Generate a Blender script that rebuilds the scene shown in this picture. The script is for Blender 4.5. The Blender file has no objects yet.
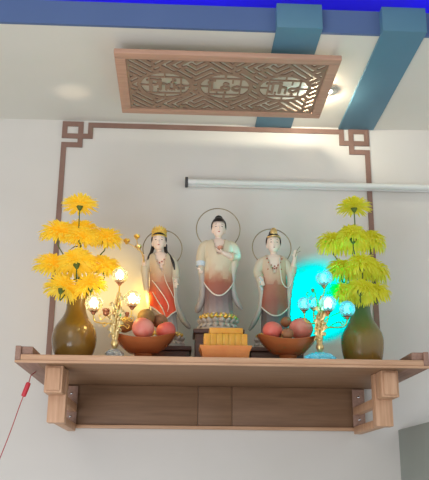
import bpy, bmesh, math, random
from mathutils import Vector, Matrix, Euler
random.seed(7)
PI = math.pi
Z0 = 1.85                      # height of the altar shelf top above the floor
C = bpy.context.scene.collection

# ------------------------------------------------------------------ camera
CAM_F = 783.98
CAM_P = Vector((-0.1416, -2.9651, -0.3912 + Z0))
_yaw, _pitch, _roll = 0.0447, 0.3086, 0.0081
_fwd = Vector((math.sin(_yaw)*math.cos(_pitch), math.cos(_yaw)*math.cos(_pitch), math.sin(_pitch)))
_r0 = Vector((math.cos(_yaw), -math.sin(_yaw), 0)); _u0 = _r0.cross(_fwd)
_R = math.cos(_roll)*_r0 + math.sin(_roll)*_u0
_U = -math.sin(_roll)*_r0 + math.cos(_roll)*_u0
def at(px, py, y=None, z=None):
    """measured point of the photograph -> world point on the plane at depth y (or height z)"""
    w = _R*((px-214.5)/CAM_F) + _U*((240-py)/CAM_F) + _fwd
    t = (y-CAM_P.y)/w.y if y is not None else (z-CAM_P.z)/w.z
    return CAM_P + w*t
cd = bpy.data.cameras.new('camera'); cam = bpy.data.objects.new('camera', cd); C.objects.link(cam)
cd.sensor_fit = 'HORIZONTAL'; cd.sensor_width = 36; cd.lens = CAM_F/429*36; cd.clip_start = .05
m = Matrix((_R, _U, -_fwd)).transposed().to_4x4(); m.translation = CAM_P
cam.matrix_world = m
bpy.context.scene.camera = cam
sc = bpy.context.scene
sc.view_settings.view_transform = 'Standard'
sc.view_settings.look = 'None'
sc.view_settings.exposure = 0.0

# ------------------------------------------------------------------ materials
def lin(c):
    return tuple(((v/255)/12.92 if v/255 <= .04045 else ((v/255+.055)/1.055)**2.4) for v in c) + (1,)
def base_mat(name):
    m = bpy.data.materials.new(name); m.use_nodes = True
    nt = m.node_tree; b = nt.nodes['Principled BSDF']
    return m, nt, b
def noise_mat(name, c1, c2, scale=8, rough=.6, stretch=(1,1,1), detail=4, metal=0, bump=0, trans=0, emit=None, estr=0, ior=1.45, coat=0, lo=.3, hi=.7):
    m, nt, b = base_mat(name); N = nt.nodes; L = nt.links
    tc = N.new('ShaderNodeTexCoord'); mp = N.new('ShaderNodeMapping'); mp.inputs['Scale'].default_value = stretch
    nz = N.new('ShaderNodeTexNoise'); nz.inputs['Scale'].default_value = scale; nz.inputs['Detail'].default_value = detail
    cr = N.new('ShaderNodeValToRGB')
    cr.color_ramp.elements[0].position = lo; cr.color_ramp.elements[0].color = lin(c1)
    cr.color_ramp.elements[1].position = hi; cr.color_ramp.elements[1].color = lin(c2)
    L.new(tc.outputs['Object'], mp.inputs['Vector']); L.new(mp.outputs['Vector'], nz.inputs['Vector'])
    L.new(nz.outputs['Fac'], cr.inputs['Fac']); L.new(cr.outputs['Color'], b.inputs['Base Color'])
    b.inputs['Roughness'].default_value = rough; b.inputs['Metallic'].default_value = metal
    b.inputs['Transmission Weight'].default_value = trans; b.inputs['IOR'].default_value = ior
    b.inputs['Coat Weight'].default_value = coat
    if emit:
        b.inputs['Emission Color'].default_value = lin(emit); b.inputs['Emission Strength'].default_value = estr
    if bump:
        bp = N.new('ShaderNodeBump'); bp.inputs['Strength'].default_value = bump; bp.inputs['Distance'].default_value = .003
        L.new(nz.outputs['Fac'], bp.inputs['Height']); L.new(bp.outputs['Normal'], b.inputs['Normal'])
    return m
def grad_mat(name, z0, z1, stops, rough=.45, nscale=60, namt=.12):
    """painted finish whose colour runs over the height of its own object, with a little mottling"""
    m, nt, b = base_mat(name); N = nt.nodes; L = nt.links
    tc = N.new('ShaderNodeTexCoord'); sp = N.new('ShaderNodeSeparateXYZ'); mr = N.new('ShaderNodeMapRange')
    mr.inputs['From Min'].default_value = z0; mr.inputs['From Max'].default_value = z1
    nz = N.new('ShaderNodeTexNoise'); nz.inputs['Scale'].default_value = nscale
    ad = N.new('ShaderNodeMath'); ad.operation = 'MULTIPLY_ADD'; ad.inputs[1].default_value = namt
    sb = N.new('ShaderNodeMath'); sb.operation = 'SUBTRACT'; sb.inputs[1].default_value = namt*.5
    cr = N.new('ShaderNodeValToRGB'); e = cr.color_ramp.elements
    while len(e) < len(stops): e.new(.5)
    for i, (p, c) in enumerate(stops): e[i].position = p; e[i].color = lin(c)
    L.new(tc.outputs['Object'], sp.inputs[0]); L.new(sp.outputs['Z'], mr.inputs['Value'])
    L.new(tc.outputs['Object'], nz.inputs['Vector']); L.new(nz.outputs['Fac'], ad.inputs[0]); L.new(mr.outputs['Result'], ad.inputs[2])
    L.new(ad.outputs[0], sb.inputs[0]); L.new(sb.outputs[0], cr.inputs['Fac']); L.new(cr.outputs['Color'], b.inputs['Base Color'])
    b.inputs['Roughness'].default_value = rough
    return m
def emit_mat(name, col, strength, base=(230,230,230)):
    return noise_mat(name, base, base, 5, .3, emit=col, estr=strength)

M = {}
def frosted():
    m, nt, b = base_mat('added pale pane'); N = nt.nodes; L = nt.links
    nz = N.new('ShaderNodeTexNoise'); nz.inputs['Scale'].default_value = 30; cr = N.new('ShaderNodeValToRGB')
    cr.color_ramp.elements[0].color = lin((226,214,190)); cr.color_ramp.elements[1].color = lin((234,224,204)); L.new(nz.outputs['Fac'], cr.inputs['Fac']); L.new(cr.outputs['Color'], b.inputs['Base Color'])
    tp = N.new('ShaderNodeBsdfTransparent'); tl = N.new('ShaderNodeBsdfTranslucent'); mx = N.new('ShaderNodeMixShader'); mx.inputs[0].default_value = .32
    m2 = N.new('ShaderNodeMixShader'); m2.inputs[0].default_value = .3; L.new(b.outputs[0], m2.inputs[1]); L.new(tl.outputs[0], m2.inputs[2])
    L.new(m2.outputs[0], mx.inputs[1]); L.new(tp.outputs[0], mx.inputs[2]); L.new(mx.outputs[0], N['Material Output'].inputs['Surface']); return m
M['frosted'] = frosted()
M['wall'] = noise_mat('white plaster', (219,215,208), (223,219,213), 3, .85, bump=.03)
M['cove'] = noise_mat('blue cove glow', (96,84,236), (106,94,240), 4, .8)  # the cove lamp's blue glow is put into this colour
M['soffit'] = noise_mat('white soffit paint', (221,219,209), (225,223,214), 3, .85)
M['fascia'] = noise_mat('blue fascia paint', (84,108,150), (90,114,156), 3, .6)
M['beam'] = noise_mat('teal grey beam paint', (86,130,152), (92,136,158), 4, .55)
M['floor'] = noise_mat('pale floor tile', (214,210,204), (222,218,212), 4, .5)
M['cabinet'] = noise_mat('grey green paint', (158,168,160), (166,174,168), 4, .6)
M['wood_x'] = noise_mat('ash wood', (190,146,112), (214,172,138), 7, .5, (1,14,14), 6, bump=.08)
M['wood_y'] = noise_mat('ash wood depthwise', (186,142,110), (210,168,136), 7, .5, (14,1,14), 6, bump=.08)
M['wood_z'] = noise_mat('ash wood upright', (194,148,114), (216,174,140), 7, .5, (14,14,1), 6, bump=.08)
M['wood_dull'] = noise_mat('rosy end wood', (146,114,98), (168,132,114), 9, .55, (14,1,14), 5)
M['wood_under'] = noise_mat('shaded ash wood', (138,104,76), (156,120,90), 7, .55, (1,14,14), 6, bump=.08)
M['wood_back'] = noise_mat('shaded panel wood', (122,90,64), (140,106,78), 6, .55, (1,12,12), 6)  # shade below the shelf is in this brown, as in wood_under
M['trim'] = noise_mat('brown border strip', (134,104,92), (148,116,104), 14, .6)
M['frame_wood'] = noise_mat('rosy frame wood', (186,144,122), (202,160,136), 8, .5, (1,10,10), 5)
M['lattice'] = noise_mat('brown fretboard', (146,118,98), (158,130,110), 9, .6)
M['steel'] = noise_mat('screw steel', (190,190,190), (205,205,205), 20, .25, metal=1)
M['tube'] = noise_mat('frosted tube', (226,230,226), (232,236,232), 8, .35)
M['white_plastic'] = noise_mat('white plastic', (232,232,230), (238,238,236), 9, .4)
M['dark_plastic'] = noise_mat('dark plastic', (62,62,64), (76,76,78), 9, .5)
M['red_plastic'] = noise_mat('red plastic', (200,50,62), (214,66,78), 12, .4)
M['red_cord'] = noise_mat('red cord', (168,66,66), (184,84,82), 30, .5)
M['spot_lens'] = emit_mat('lit lens', (255,250,232), 14)
M['chrome'] = noise_mat('chrome ring', (205,205,200), (215,215,210), 20, .15, metal=1)
M['gold'] = noise_mat('polished gold', (232,184,70), (250,214,120), 60, .28, metal=.65)
M['gold_pale'] = noise_mat('pale gold', (222,190,120), (246,222,164), 60, .3, metal=.85)
M['rose_gold'] = noise_mat('rose gold', (176,104,70), (204,140,100), 70, .3, metal=.8)
M['bronze'] = noise_mat('halo metal', (140,128,100), (172,158,126), 40, .35, metal=.4)
M['dark_stand'] = noise_mat('dark red brown wood', (74,44,36), (96,60,48), 9, .4, (1,10,10), 5)
M['skin'] = noise_mat('painted skin', (240,216,200), (245,222,206), 40, .4)
M['hair'] = noise_mat('black hair paint', (24,20,20), (38,34,34), 80, .35)
M['ink'] = noise_mat('eye paint', (40,28,26), (54,38,34), 80, .5)
M['lip'] = noise_mat('lip paint', (186,72,66), (196,84,78), 80, .45)
M['hem'] = noise_mat('white hem paint', (226,218,206), (236,228,216), 60, .4)
M['pearl'] = noise_mat('bead paint', (172,84,58), (192,106,76), 60, .35)
M['lotus_grey'] = noise_mat('grey lotus glaze', (178,166,156), (200,188,176), 40, .35)
M['pink_lotus'] = noise_mat('pink lotus paint', (216,150,122), (230,170,142), 60, .4)
M['bluewhite'] = noise_mat('pale blue paint', (196,212,222), (222,230,236), 60, .4)
M['petal'] = noise_mat('yellow petals', (255,226,64), (255,238,110), 40, .6, emit=(255,222,70), estr=.17)  # slight emission added so the petals look brightly lit
M['petal2'] = noise_mat('lemon petals', (232,230,54), (246,242,100), 40, .6, emit=(216,220,70), estr=.09)  # weaker added glow, same purpose as on the yellow ones
for k in ('petal', 'petal2'):
    nt = M[k].node_tree; pb = nt.nodes['Principled BSDF']; tr = nt.nodes.new('ShaderNodeBsdfTranslucent'); mx = nt.nodes.new('ShaderNodeMixShader'); mx.inputs[0].default_value = .35
    nt.links.new(pb.inputs['Base Color'].links[0].from_socket, tr.inputs['Color'])
    nt.links.new(pb.outputs[0], mx.inputs[1]); nt.links.new(tr.outputs[0], mx.inputs[2]); nt.links.new(mx.outputs[0], nt.nodes['Material Output'].inputs['Surface'])
M['stem'] = noise_mat('green stem', (70,96,40), (96,120,56), 50, .6)
M['leaf'] = noise_mat('green leaf', (86,108,36), (128,140,52), 40, .55)
M['vase_l'] = noise_mat('olive brown glaze', (112,84,34), (146,116,56), 9, .22, coat=.4)
M['vase_r'] = grad_mat('green brown glaze', 0, .3, [(0,(140,100,44)), (.35,(132,112,54)), (.62,(92,120,80)), (1,(84,124,92))], .22, 12, .1)
M['amber_bowl'] = noise_mat('amber glass bowl', (204,116,66), (220,134,80), 10, .25, trans=.4, coat=.3)
M['amber'] = noise_mat('amber resin', (226,156,54), (234,172,70), 30, .3)
M['amber_tray'] = noise_mat('amber resin tray', (214,130,62), (224,146,76), 30, .3)
M['pink_fruit'] = noise_mat('pink fruit skin', (222,118,104), (236,160,140), 22, .4)
M['red_fruit'] = noise_mat('rose fruit skin', (214,92,84), (228,122,104), 22, .4)
M['brown_fruit'] = noise_mat('brown fruit skin', (146,98,66), (172,124,86), 60, .6)
M['olive_fruit'] = noise_mat('olive brown fruit skin', (140,108,62), (164,134,84), 60, .6)
for k in ('amber', 'amber_tray'):
    pb = M[k].node_tree.nodes['Principled BSDF']; pb.inputs['Subsurface Weight'].default_value = .6; pb.inputs['Subsurface Radius'].default_value = (.03,.015,.004); pb.inputs['Subsurface Scale'].default_value = 1.0
M['crystal_w'] = noise_mat('warm crystal', (250,240,206), (255,248,222), 30, .04, trans=.75, emit=(240,236,120), estr=.10, ior=1.5)
M['crystal_c'] = noise_mat('cyan crystal', (170,240,246), (200,248,252), 30, .04, trans=.75, emit=(20,214,238), estr=.22, ior=1.5)
M['crystal_base'] = noise_mat('clear crystal', (226,232,226), (240,244,240), 30, .05, trans=.7, ior=1.5)
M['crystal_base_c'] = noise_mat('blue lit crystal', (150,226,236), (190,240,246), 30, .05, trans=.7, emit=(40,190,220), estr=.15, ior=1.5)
M['bulb_w'] = emit_mat('warm bulb', (255,240,190), 9)
M['bulb_w2'] = emit_mat('dim warm bulb', (255,240,190), 3)
M['bulb_c'] = emit_mat('cyan bulb', (160,250,255), 9)
M['bulb_c2'] = emit_mat('dim cyan bulb', (80,230,250), 2)
M['dark_leaf'] = noise_mat('dark teal metal', (34,74,84), (54,100,110), 40, .4, metal=.5)

# ------------------------------------------------------------------ mesh helpers
def catmull(P, n):
    P = [tuple(p) for p in P]
    if len(P) < 3 or n <= 1: return P
    Q = [P[0]] + P + [P[-1]]; out = []
    for i in range(1, len(Q)-2):
        for k in range(n):
            t = k/n; a, b, c, d = Q[i-1], Q[i], Q[i+1], Q[i+2]
            out.append(tuple(.5*(2*b[j] + (c[j]-a[j])*t + (2*a[j]-5*b[j]+4*c[j]-d[j])*t*t + (3*b[j]-a[j]-3*c[j]+d[j])*t**3) for j in range(len(b))))
    out.append(P[-1]); return out

class MB:
    def __init__(s, scale=1.0): s.bm = bmesh.new(); s.k = scale
    def v(s, p): return s.bm.verts.new(Vector(p)*s.k)
    def box(s, x0, x1, y0, y1, z0, z1, bev=0, seg=2):
        r = bmesh.ops.create_cube(s.bm, size=1)
        for v in r['verts']:
            v.co = Vector((x0+(v.co.x+.5)*(x1-x0), y0+(v.co.y+.5)*(y1-y0), z0+(v.co.z+.5)*(z1-z0)))*s.k
        if bev:
            es = list({e for v in r['verts'] for e in v.link_edges})
            bmesh.ops.bevel(s.bm, geom=es, offset=bev*s.k, segments=seg, affect='EDGES', profile=.5)
        return s
    def rings(s, R, closed=True, cap=True):
        vs = [[s.v(p) for p in r] for r in R]; n = len(R[0])
        for a, b in zip(vs, vs[1:]):
            for i in range(n if closed else n-1):
                j = (i+1) % n
                s.bm.faces.new((a[i], a[j], b[j], b[i]))
        if cap and closed:
            s.bm.faces.new(vs[0][::-1]); s.bm.faces.new(vs[-1])
        return vs
    def tube(s, path, rad, n=8, sub=4, flat=1.0, side=None):
        """round (or flattened) tube along a smoothed path; rad one value or one per point"""
        if not isinstance(rad, (list, tuple)): rad = [rad]*len(path)
        Q = catmull([tuple(p)+(r,) for p, r in zip(path, rad)], sub)
        R = []; up = None
        for i, q in enumerate(Q):
            p = Vector(q[:3]); a = Vector(Q[max(i-1,0)][:3]); b = Vector(Q[min(i+1,len(Q)-1)][:3])
            t = (b-a).normalized()
            if up is None:
                up = Vector(side) if side else (Vector((0,0,1)) if abs(t.z) < .9 else Vector((0,1,0)))
            up = (up - t*up.dot(t)).normalized(); w = t.cross(up)
            R.append([p + (up*math.cos(2*PI*j/n) + w*math.sin(2*PI*j/n)*flat)*max(q[3],1e-5) for j in range(n)])
        s.rings(R); return s
    def lathe(s, prof, n=32, c=(0,0,0), mat=None, ripple=None, sub=1):
        prof = catmull(prof, sub) if sub > 1 else prof
        R = []
        for r, z in prof:
            ring = []
            for j in range(n):
                a = 2*PI*j/n; rr = max(r, 1e-4)*(1+(ripple(a, z) if ripple else 0))
                p = Vector((rr*math.cos(a), rr*math.sin(a), z))
                if mat: p = mat @ p
                ring.append(p+Vector(c))
            R.append(ring)
        s.rings(R); return s
    def ball(s, c, r, u=14, v=9, mat=None):
        r = r if isinstance(r, (list, tuple)) else (r, r, r)
        q = bmesh.ops.create_uvsphere(s.bm, u_segments=u, v_segments=v, radius=1)
        for x in q['verts']:
            p = Vector((x.co.x*r[0], x.co.y*r[1], x.co.z*r[2]))
            if mat: p = mat @ p
            x.co = (p+Vector(c))*s.k
        return s
    def loft(s, S, n=36, sub=4, amp=None):
        """elliptical sections (cx, cy, cz, rx, ry); amp(angle, z) ripples the radius"""
        Q = catmull(S, sub); R = []
        for cx, cy, cz, rx, ry in Q:
            ring = []
            for j in range(n):
                a = 2*PI*j/n; k = 1+(amp(a, cz) if amp else 0)
                ring.append((cx+rx*k*math.cos(a), cy+ry*k*math.sin(a), cz))
            R.append(ring)
        return s.rings(R)
    def build(s, name, mat, parent=None, loc=None, smooth=40, solid=0):
        bmesh.ops.recalc_face_normals(s.bm, faces=s.bm.faces[:])
        me = bpy.data.meshes.new(name); s.bm.to_mesh(me); s.bm.free()
        if smooth:
            for p in me.polygons: p.use_smooth = True
            me.set_sharp_from_angle(angle=math.radians(smooth))
        me.materials.append(mat)
        o = bpy.data.objects.new(name, me); C.objects.link(o)
        if parent: o.parent = parent
        if loc is not None: o.location = loc
        if solid:
            md = o.modifiers.new('solid', 'SOLIDIFY'); md.thickness = solid; md.offset = 0
        return o
def tag(o, label, cat, group=None):
    o['label'] = label; o['category'] = cat
    if group: o['group'] = group
    return o
def thing(name, label, cat, loc, group=None, rz=0):
    o = bpy.data.objects.new(name, None); C.objects.link(o); o.location = loc; o.rotation_euler = (0,0,rz)
    o.empty_display_size = .02
    return tag(o, label, cat, group)
def struct(name, mb, mat, smooth=0):
    o = mb.build(name, mat, smooth=smooth); o['kind'] = 'structure'; return o
def copy_tree(o, parent=None):
    c = o.copy(); C.objects.link(c); c.parent = parent
    for ch in list(o.children): copy_tree(ch, c)
    return c

# ------------------------------------------------------------------ the room
ZC = Z0+1.0605            # underside of the dropped soffit
YF = -.7105               # its front face
struct('wall_back', MB().box(-1.9, 2.3, 0, .12, 0, Z0+1.5), M['wall'])
struct('floor', MB().box(-1.9, 2.3, -4.2, .12, -.1, 0), M['floor'])
struct('wall_left', MB().box(-2.02, -1.9, -4.2, .12, 0, Z0+1.5), M['wall'])
struct('ceiling', MB().box(-2.02, 2.3, -4.2, -.9, Z0+1.36, Z0+1.5), M['wall'])
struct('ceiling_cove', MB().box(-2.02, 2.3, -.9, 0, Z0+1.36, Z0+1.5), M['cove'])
b = MB(); b.box(-1.9, 2.3, YF+.012, 0, ZC, ZC+.04); struct('soffit', b, M['soffit'])
b = MB(); b.box(-1.9, 2.3, YF, YF+.012, ZC, ZC+.088); struct('trim_1', b, M['fascia'])
# two painted beams that run from the fascia to the wall
b = MB(); b.box(.157, .308, YF-.035, -.001, ZC-.008, ZC+.084, .002); struct('trim_2', b, M['beam'], 30)
b = MB(); b.box(.507, .655, YF-.035, -.001, ZC-.008, ZC+.084, .002); struct('trim_3', b, M['beam'], 30)
# half-height grey green partition at the right
b = MB(); b.box(.682, .80, -1.3, -.001, 0, Z0-.173, .002); struct('wall_right', b, M['cabinet'], 30)
# ------------------------------------------------------------------ fret border on the wall
def fret_border():
    w = .0205; d0, d1 = -.006, -.0005; b = MB()
    ztop = Z0+1.0535
    def rect(x0, x1, z0, z1): b.box(min(x0,x1), max(x0,x1), d0, d1, ztop-z1, ztop-z0)
    for sx, X in ((1, -.6395), (-1, .634)):
        def r(a0, a1, z0, z1): rect(X+sx*a0, X+sx*a1, z0, z1)
        r(0, .086, 0, w); r(0, .086, .054, .0745); r(0, w, w, .054); r(.0655, .086, w, .054)       # square ring
        r(.086, .126, .054, .0745); r(.1055, .126, .003, .054)                                    # hook to the top bar
        r(.0655, .086, .0745, .114); r(0, .0655, .0935, .114)                                     # hook to the upright
        r(0, w, .114, ztop-Z0-.001)
    rect(-.6395+.126, .634-.126, .003, .003+w)
    o = b.build('fret_border', M['trim'], smooth=0)
    tag(o, 'thin brown border strip with square key-fret corners on the wall behind the altar', 'border')
fret_border()

# ------------------------------------------------------------------ fluorescent tube
a = at(187, 182, y=-.03)
t = thing('mounted_tube_light', 'unlit white fluorescent tube light mounted on the wall above the statues', 'light', (a.x, -.0005, a.z))
MB().box(.0, 1.35, -.020, -.0068, -.012, .006, .002).build('housing', M['white_plastic'], t)
MB().tube([(.03, -.034, .0), (1.35, -.034, .0)], .0115, 16, 1).build('tube', M['tube'], t)
MB().tube([(.004, -.034, .0), (.034, -.034, .0)], .0118, 16, 1).build('ferrule', M['white_plastic'], t)
MB().box(-.008, .004, -.046, -.0068, -.016, .016, .002).build('end_holder', M['dark_plastic'], t)

# ------------------------------------------------------------------ altar shelf
def altar_shelf():
    t = thing('altar_shelf', 'wall-mounted ash wood altar shelf with stepped end brackets', 'shelf', (0,0,Z0))
    S = .552; T = .0245
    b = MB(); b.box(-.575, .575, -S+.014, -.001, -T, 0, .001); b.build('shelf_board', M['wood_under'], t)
    b = MB(); b.box(-.624, .624, -S+.002, -S+.0138, -T+.007, 0, .002); b.box(-.641, .641, -S, -S+.0138, -T-.001, -T+.0068, .002)
    b.build('front_moulding', M['wood_x'], t)
    for s in (-1, 1):
        b = MB()
        x = sorted((s*.5755, s*.6415)); b.box(x[0], x[1], -S+.014, -.001, -T, 0, .001)
        x = sorted((s*.590, s*.6415)); b.box(x[0], x[1], -S+.014, -.02, .0002, .0265, .003)
        x = sorted((s*.6245, s*.6415)); b.box(x[0], x[1], -S+.002, -S+.0139, -T+.0072, .0265, .002)
        b.build('end_cap', M['wood_dull'], t)
    for x0, x1 in ((-.5566, -.0668), (-.0652, .0592), (.0608, .5566)):
        b = MB(); b.box(x0, x1, -.02, -.001, -.168, -T-.0005, .0008); b.build('back_panel', M['wood_back'], t)
    b = MB(); b.box(-.5566, .5566, -.03, -.001, -.180, -.1682, .002); b.build('bottom_rail', M['wood_x'], t)
    for s in (-1, 1):
        X = lambda a, c: sorted((s*a, s*c))
        b = MB()
        x = X(.4965, .5525); b.box(x[0], x[1], -.42, -.375, -.193, -T-.0005, .002)
        x = X(.500, .5555); b.box(x[0], x[1], -.497, -.4205, -.109, -T-.0005, .003)
        x = X(.508, .538); b.box(x[0], x[1], -.3745, -.0335, -.124, -.096, .003); b.box(x[0], x[1], -.3745, -.0335, -.193, -.166, .003)
        br = b.build('bracket', M['wood_z'], t)
        x = X(.506, .5495); b = MB(); b.box(x[0], x[1], -.503, -.4972, -.103, -T-.006, .004, 3); b.build('raised_face', M['wood_z'], br)
        x = X(.508, .5535); b = MB(); b.box(x[0], x[1], -.033, -.0305, -.167, -.030, .001); pl = b.build('mounting_plate', M['wood_dull'], br)
        for z in (-.058, -.14):
            b = MB(); b.ball((s*.531, -.0335, z), (.005, .003, .005)); b.build('screw', M['steel'], br)
    return t
altar_shelf()

# red cord with connector
p = [Vector((-.598, -.33, -.0215)), Vector((-.603, -.36, -.03))]
pts = [(31,375.5), (28.8,382.5), (23.2,396.5), (18.5,409), (11,430), (0,458), (-12,486), (-22,510)]
W = [at(x, y, y=-.40) for x, y in pts]
t = thing('power_cord', 'thin red cord with a red tube connector hanging below the left shelf end', 'cord', W[1])
L = [q-W[1] for q in W]; z_ = Vector((0,0,Z0))
MB().tube([Vector((-.606,-.37,-.0275))+z_-W[1], Vector((-.608,-.385,-.034))+z_-W[1]]+L, .0016, 6, 4).build('wire', M['red_cord'], t)
d = (L[2]-L[1]); MB().tube([L[1], L[1]+d*.08, L[1]+d*.5, L[1]+d*.92, L[2]], [.0055,.0078,.008,.0078,.0055], 12, 2).build('connector', M['red_plastic'], t)

# ------------------------------------------------------------------ fretwork ceiling panel
def ceiling_panel():
    zb = ZC-.065; zt = ZC-.046
    c = [at(x, y, z=zb) for x, y in ((114.5,51.5), (341,61.5), (319.5,120), (121,112))]
    x0 = (c[0].x+c[3].x)/2; x1 = (c[1].x+c[2].x)/2; y0 = (c[0].y+c[1].y)/2; y1 = (c[2].y+c[3].y)/2
    cx, cy = (x0+x1)/2, (y0+y1)/2; hx, hy = (x1-x0)/2, (y1-y0)/2; w = .037
    t = thing('ceiling_fretwork_panel', 'rosy wood framed fretwork panel with three round medallions under the ceiling soffit', 'panel', (cx, cy, zb))
    h = zt-zb
    b = MB()
    b.box(-hx, hx, -hy, -hy+w, 0, h, .003); b.box(-hx, hx, hy-w, hy, 0, h, .003)
    b.box(-hx, -hx+w, -hy+w+.0004, hy-w-.0004, 0, h, .003); b.box(hx-w, hx, -hy+w+.0004, hy-w-.0004, 0, h, .003)
    b.build('frame', M['frame_wood'], t)
    b = MB()
    for sx in (-1, 1):
        for sy in (-1, 1): b.tube([(sx*(hx-.018), sy*.10, h), (sx*(hx-.018), sy*.10, .0645)], .006, 10, 1)
    b.build('standoff', M['steel'], t)
    # fretboard: rasterised cut-outs, seen from below; v runs away from the wall -> towards the wall is up for the viewer
    ix, iy = hx-w-.0005, hy-w-.0005; s = .0029
    nx, ny = int(2*ix/s), int(2*iy/s); sx, sy = 2*ix/nx, 2*iy/ny
    R = .095; cent = [(-ix*.62, 0), (0, 0), (ix*.62, 0)]
    def seg(px, py, ax, ay, bx, by):
        dx, dy = bx-ax, by-ay; L2 = dx*dx+dy*dy or 1e-9; q = max(0, min(1, ((px-ax)*dx+(py-ay)*dy)/L2))
        return math.hypot(px-ax-q*dx, py-ay-q*dy)
    def arc(cx_, cy_, r, a0, a1, n=7): return [(cx_+r*math.cos(math.radians(a0+(a1-a0)*k/n)), cy_+r*math.sin(math.radians(a0+(a1-a0)*k/n))) for k in range(n+1)]
    # brush lettering, one word per medallion (unit: medallion radius)
    P_ = [[(-.52,-.38), (-.52,.42)], [(-.66,.36)]+arc(-.44,.22,.2,110,-100)]
    h_ = lambda o: [[(o,-.34), (o,.42)], [(o,0)]+arc(o+.12,-.02,.12,150,0)+[(o+.24,-.34)]]
    u_ = lambda o: [[(o,.08)]+arc(o+.1,-.2,.11,180,360)+[(o+.21,.08), (o+.21,-.32)]]
    c_ = lambda o: [arc(o+.12,-.12,.16,40,320)]
    o_ = lambda o: [arc(o+.12,-.12,.15,0,360,10)]
    W3 = [P_+h_(-.2)+u_(.14)+c_(.46)+[[(.26,.22), (.38,.38)]],
          [[(-.5,.44), (-.5,-.3), (-.1,-.3)], [(-.62,.3), (-.4,.48)]]+o_(-.1)+[[(-.04,.2), (.04,.3), (.12,.2)]]+c_(.34)+[[(.02,-.46), (.03,-.47)]],
          [[(-.66,.34), (-.16,.4)], [(-.42,.38), (-.42,-.34), (-.56,-.26)]]+h_(-.14)+o_(.24)+[[(.5,.02), (.58,.12)], [(.34,-.46), (.36,-.46)]]]
    def in_medal(px, py, k):
        r = math.hypot(px, py)
        if r > R-.007: return True
        for g in (-.6, .6):
            if abs(py/R-g) < .032 or abs(px/R-g) < .032 and abs(py/R) < .6: return True
        if abs(px/R) < .032 and abs(py/R) > .6 or abs(py/R) < .032 and abs(px/R) > .6: return True
        if abs(px/R-.3) < .03 and .6 > py/R > .3 or abs(px/R+.3) < .03 and -.6 < py/R < -.3: return True
        for st in W3[k]:
            for p0, p1 in zip(st, st[1:]):
                if seg(px/R, py/R, p0[0], p0[1], p1[0], p1[1]) < .05: return True
        return False
    cell = .0125
    # long parallel bars meeting bars that run the other way, with short hooks between
    T = 8
    tile = ["0111111101000000",
            "0000000001011111",
            "1111110101010000",
            "0000000101010111",
            "0111110101010100",
            "0000010101010101",
            "1111010101010101",
            "0001010100000101",
            "1101010111110101",
            "0101010000000101",
            "0101011111110101",
            "0100000000000101",
            "0111111111111101",
            "0000000000000001",
            "1111111111010111",
            "0000000000010000"]
    def solid(px, py):
        if abs(px) > ix-.008 or abs(py) > iy-.008: return True
        for k, (mx, my) in enumerate(cent):
            r = math.hypot(px-mx, py-my)
            if r < R: return in_medal(px-mx, my-py, k)
            if r < R+.006: return True
        # diagonal key fret
        u = (px+py)*.7071+64*cell; v = (px-py)*.7071+70*cell
        iu, iv = int(u/cell), int(v/cell)
        return tile[iv % 16][iu % 16] == '0'
    G = [[solid(-ix+(i+.5)*sx, -iy+(j+.5)*sy) for i in range(nx)] for j in range(ny)]
    bm = bmesh.new(); cache = {}
    def V(i, j, top):
        k = (i, j, top)
        if k not in cache: cache[k] = bm.verts.new((-ix+i*sx, -iy+j*sy, .009 if top else .004))
        return cache[k]
    for j in range(ny):
        for i in range(nx):
            if not G[j][i]: continue
            bm.faces.new((V(i,j,0), V(i,j+1,0), V(i+1,j+1,0), V(i+1,j,0)))
            bm.faces.new((V(i,j,1), V(i+1,j,1), V(i+1,j+1,1), V(i,j+1,1)))
            for di, dj, e in ((-1,0,((i,j),(i,j+1))), (1,0,((i+1,j+1),(i+1,j))), (0,-1,((i+1,j),(i,j))), (0,1,((i,j+1),(i+1,j+1)))):
                a, c2 = i+di, j+dj
                if not (0 <= a < nx and 0 <= c2 < ny and G[c2][a]):
                    (p, q) = e; bm.faces.new((V(*p,0), V(*p,1), V(*q,1), V(*q,0)))
    MB().box(-ix, ix, -iy, iy,   .0095, .0125).build('added_pane', M['frosted'], t, smooth=0)  # pane added above the fretboard so its cut-outs look lighter
    mb = MB(); mb.bm.free(); mb.bm = bm
    mb.build('fretboard', M['lattice'], t, smooth=0)
    return t
ceiling_panel()
q = at(327, 90, z=ZC)
t = thing('downlight', 'small round lit downlight in the soffit at the panel right end', 'light', (q.x, q.y, ZC-.001))
MB().lathe([(.030,0), (.041,0), (.041,-.004), (.030,-.006)], 28).build('rim', M['chrome'], t)
MB().lathe([(.0005,-.008), (.018,-.007), (.0295,-.003), (.0295,-.0005), (.0005,-.0005)], 24).build('lens', M['spot_lens'], t)
SPOT = Vector((q.x, q.y, ZC))

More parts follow.
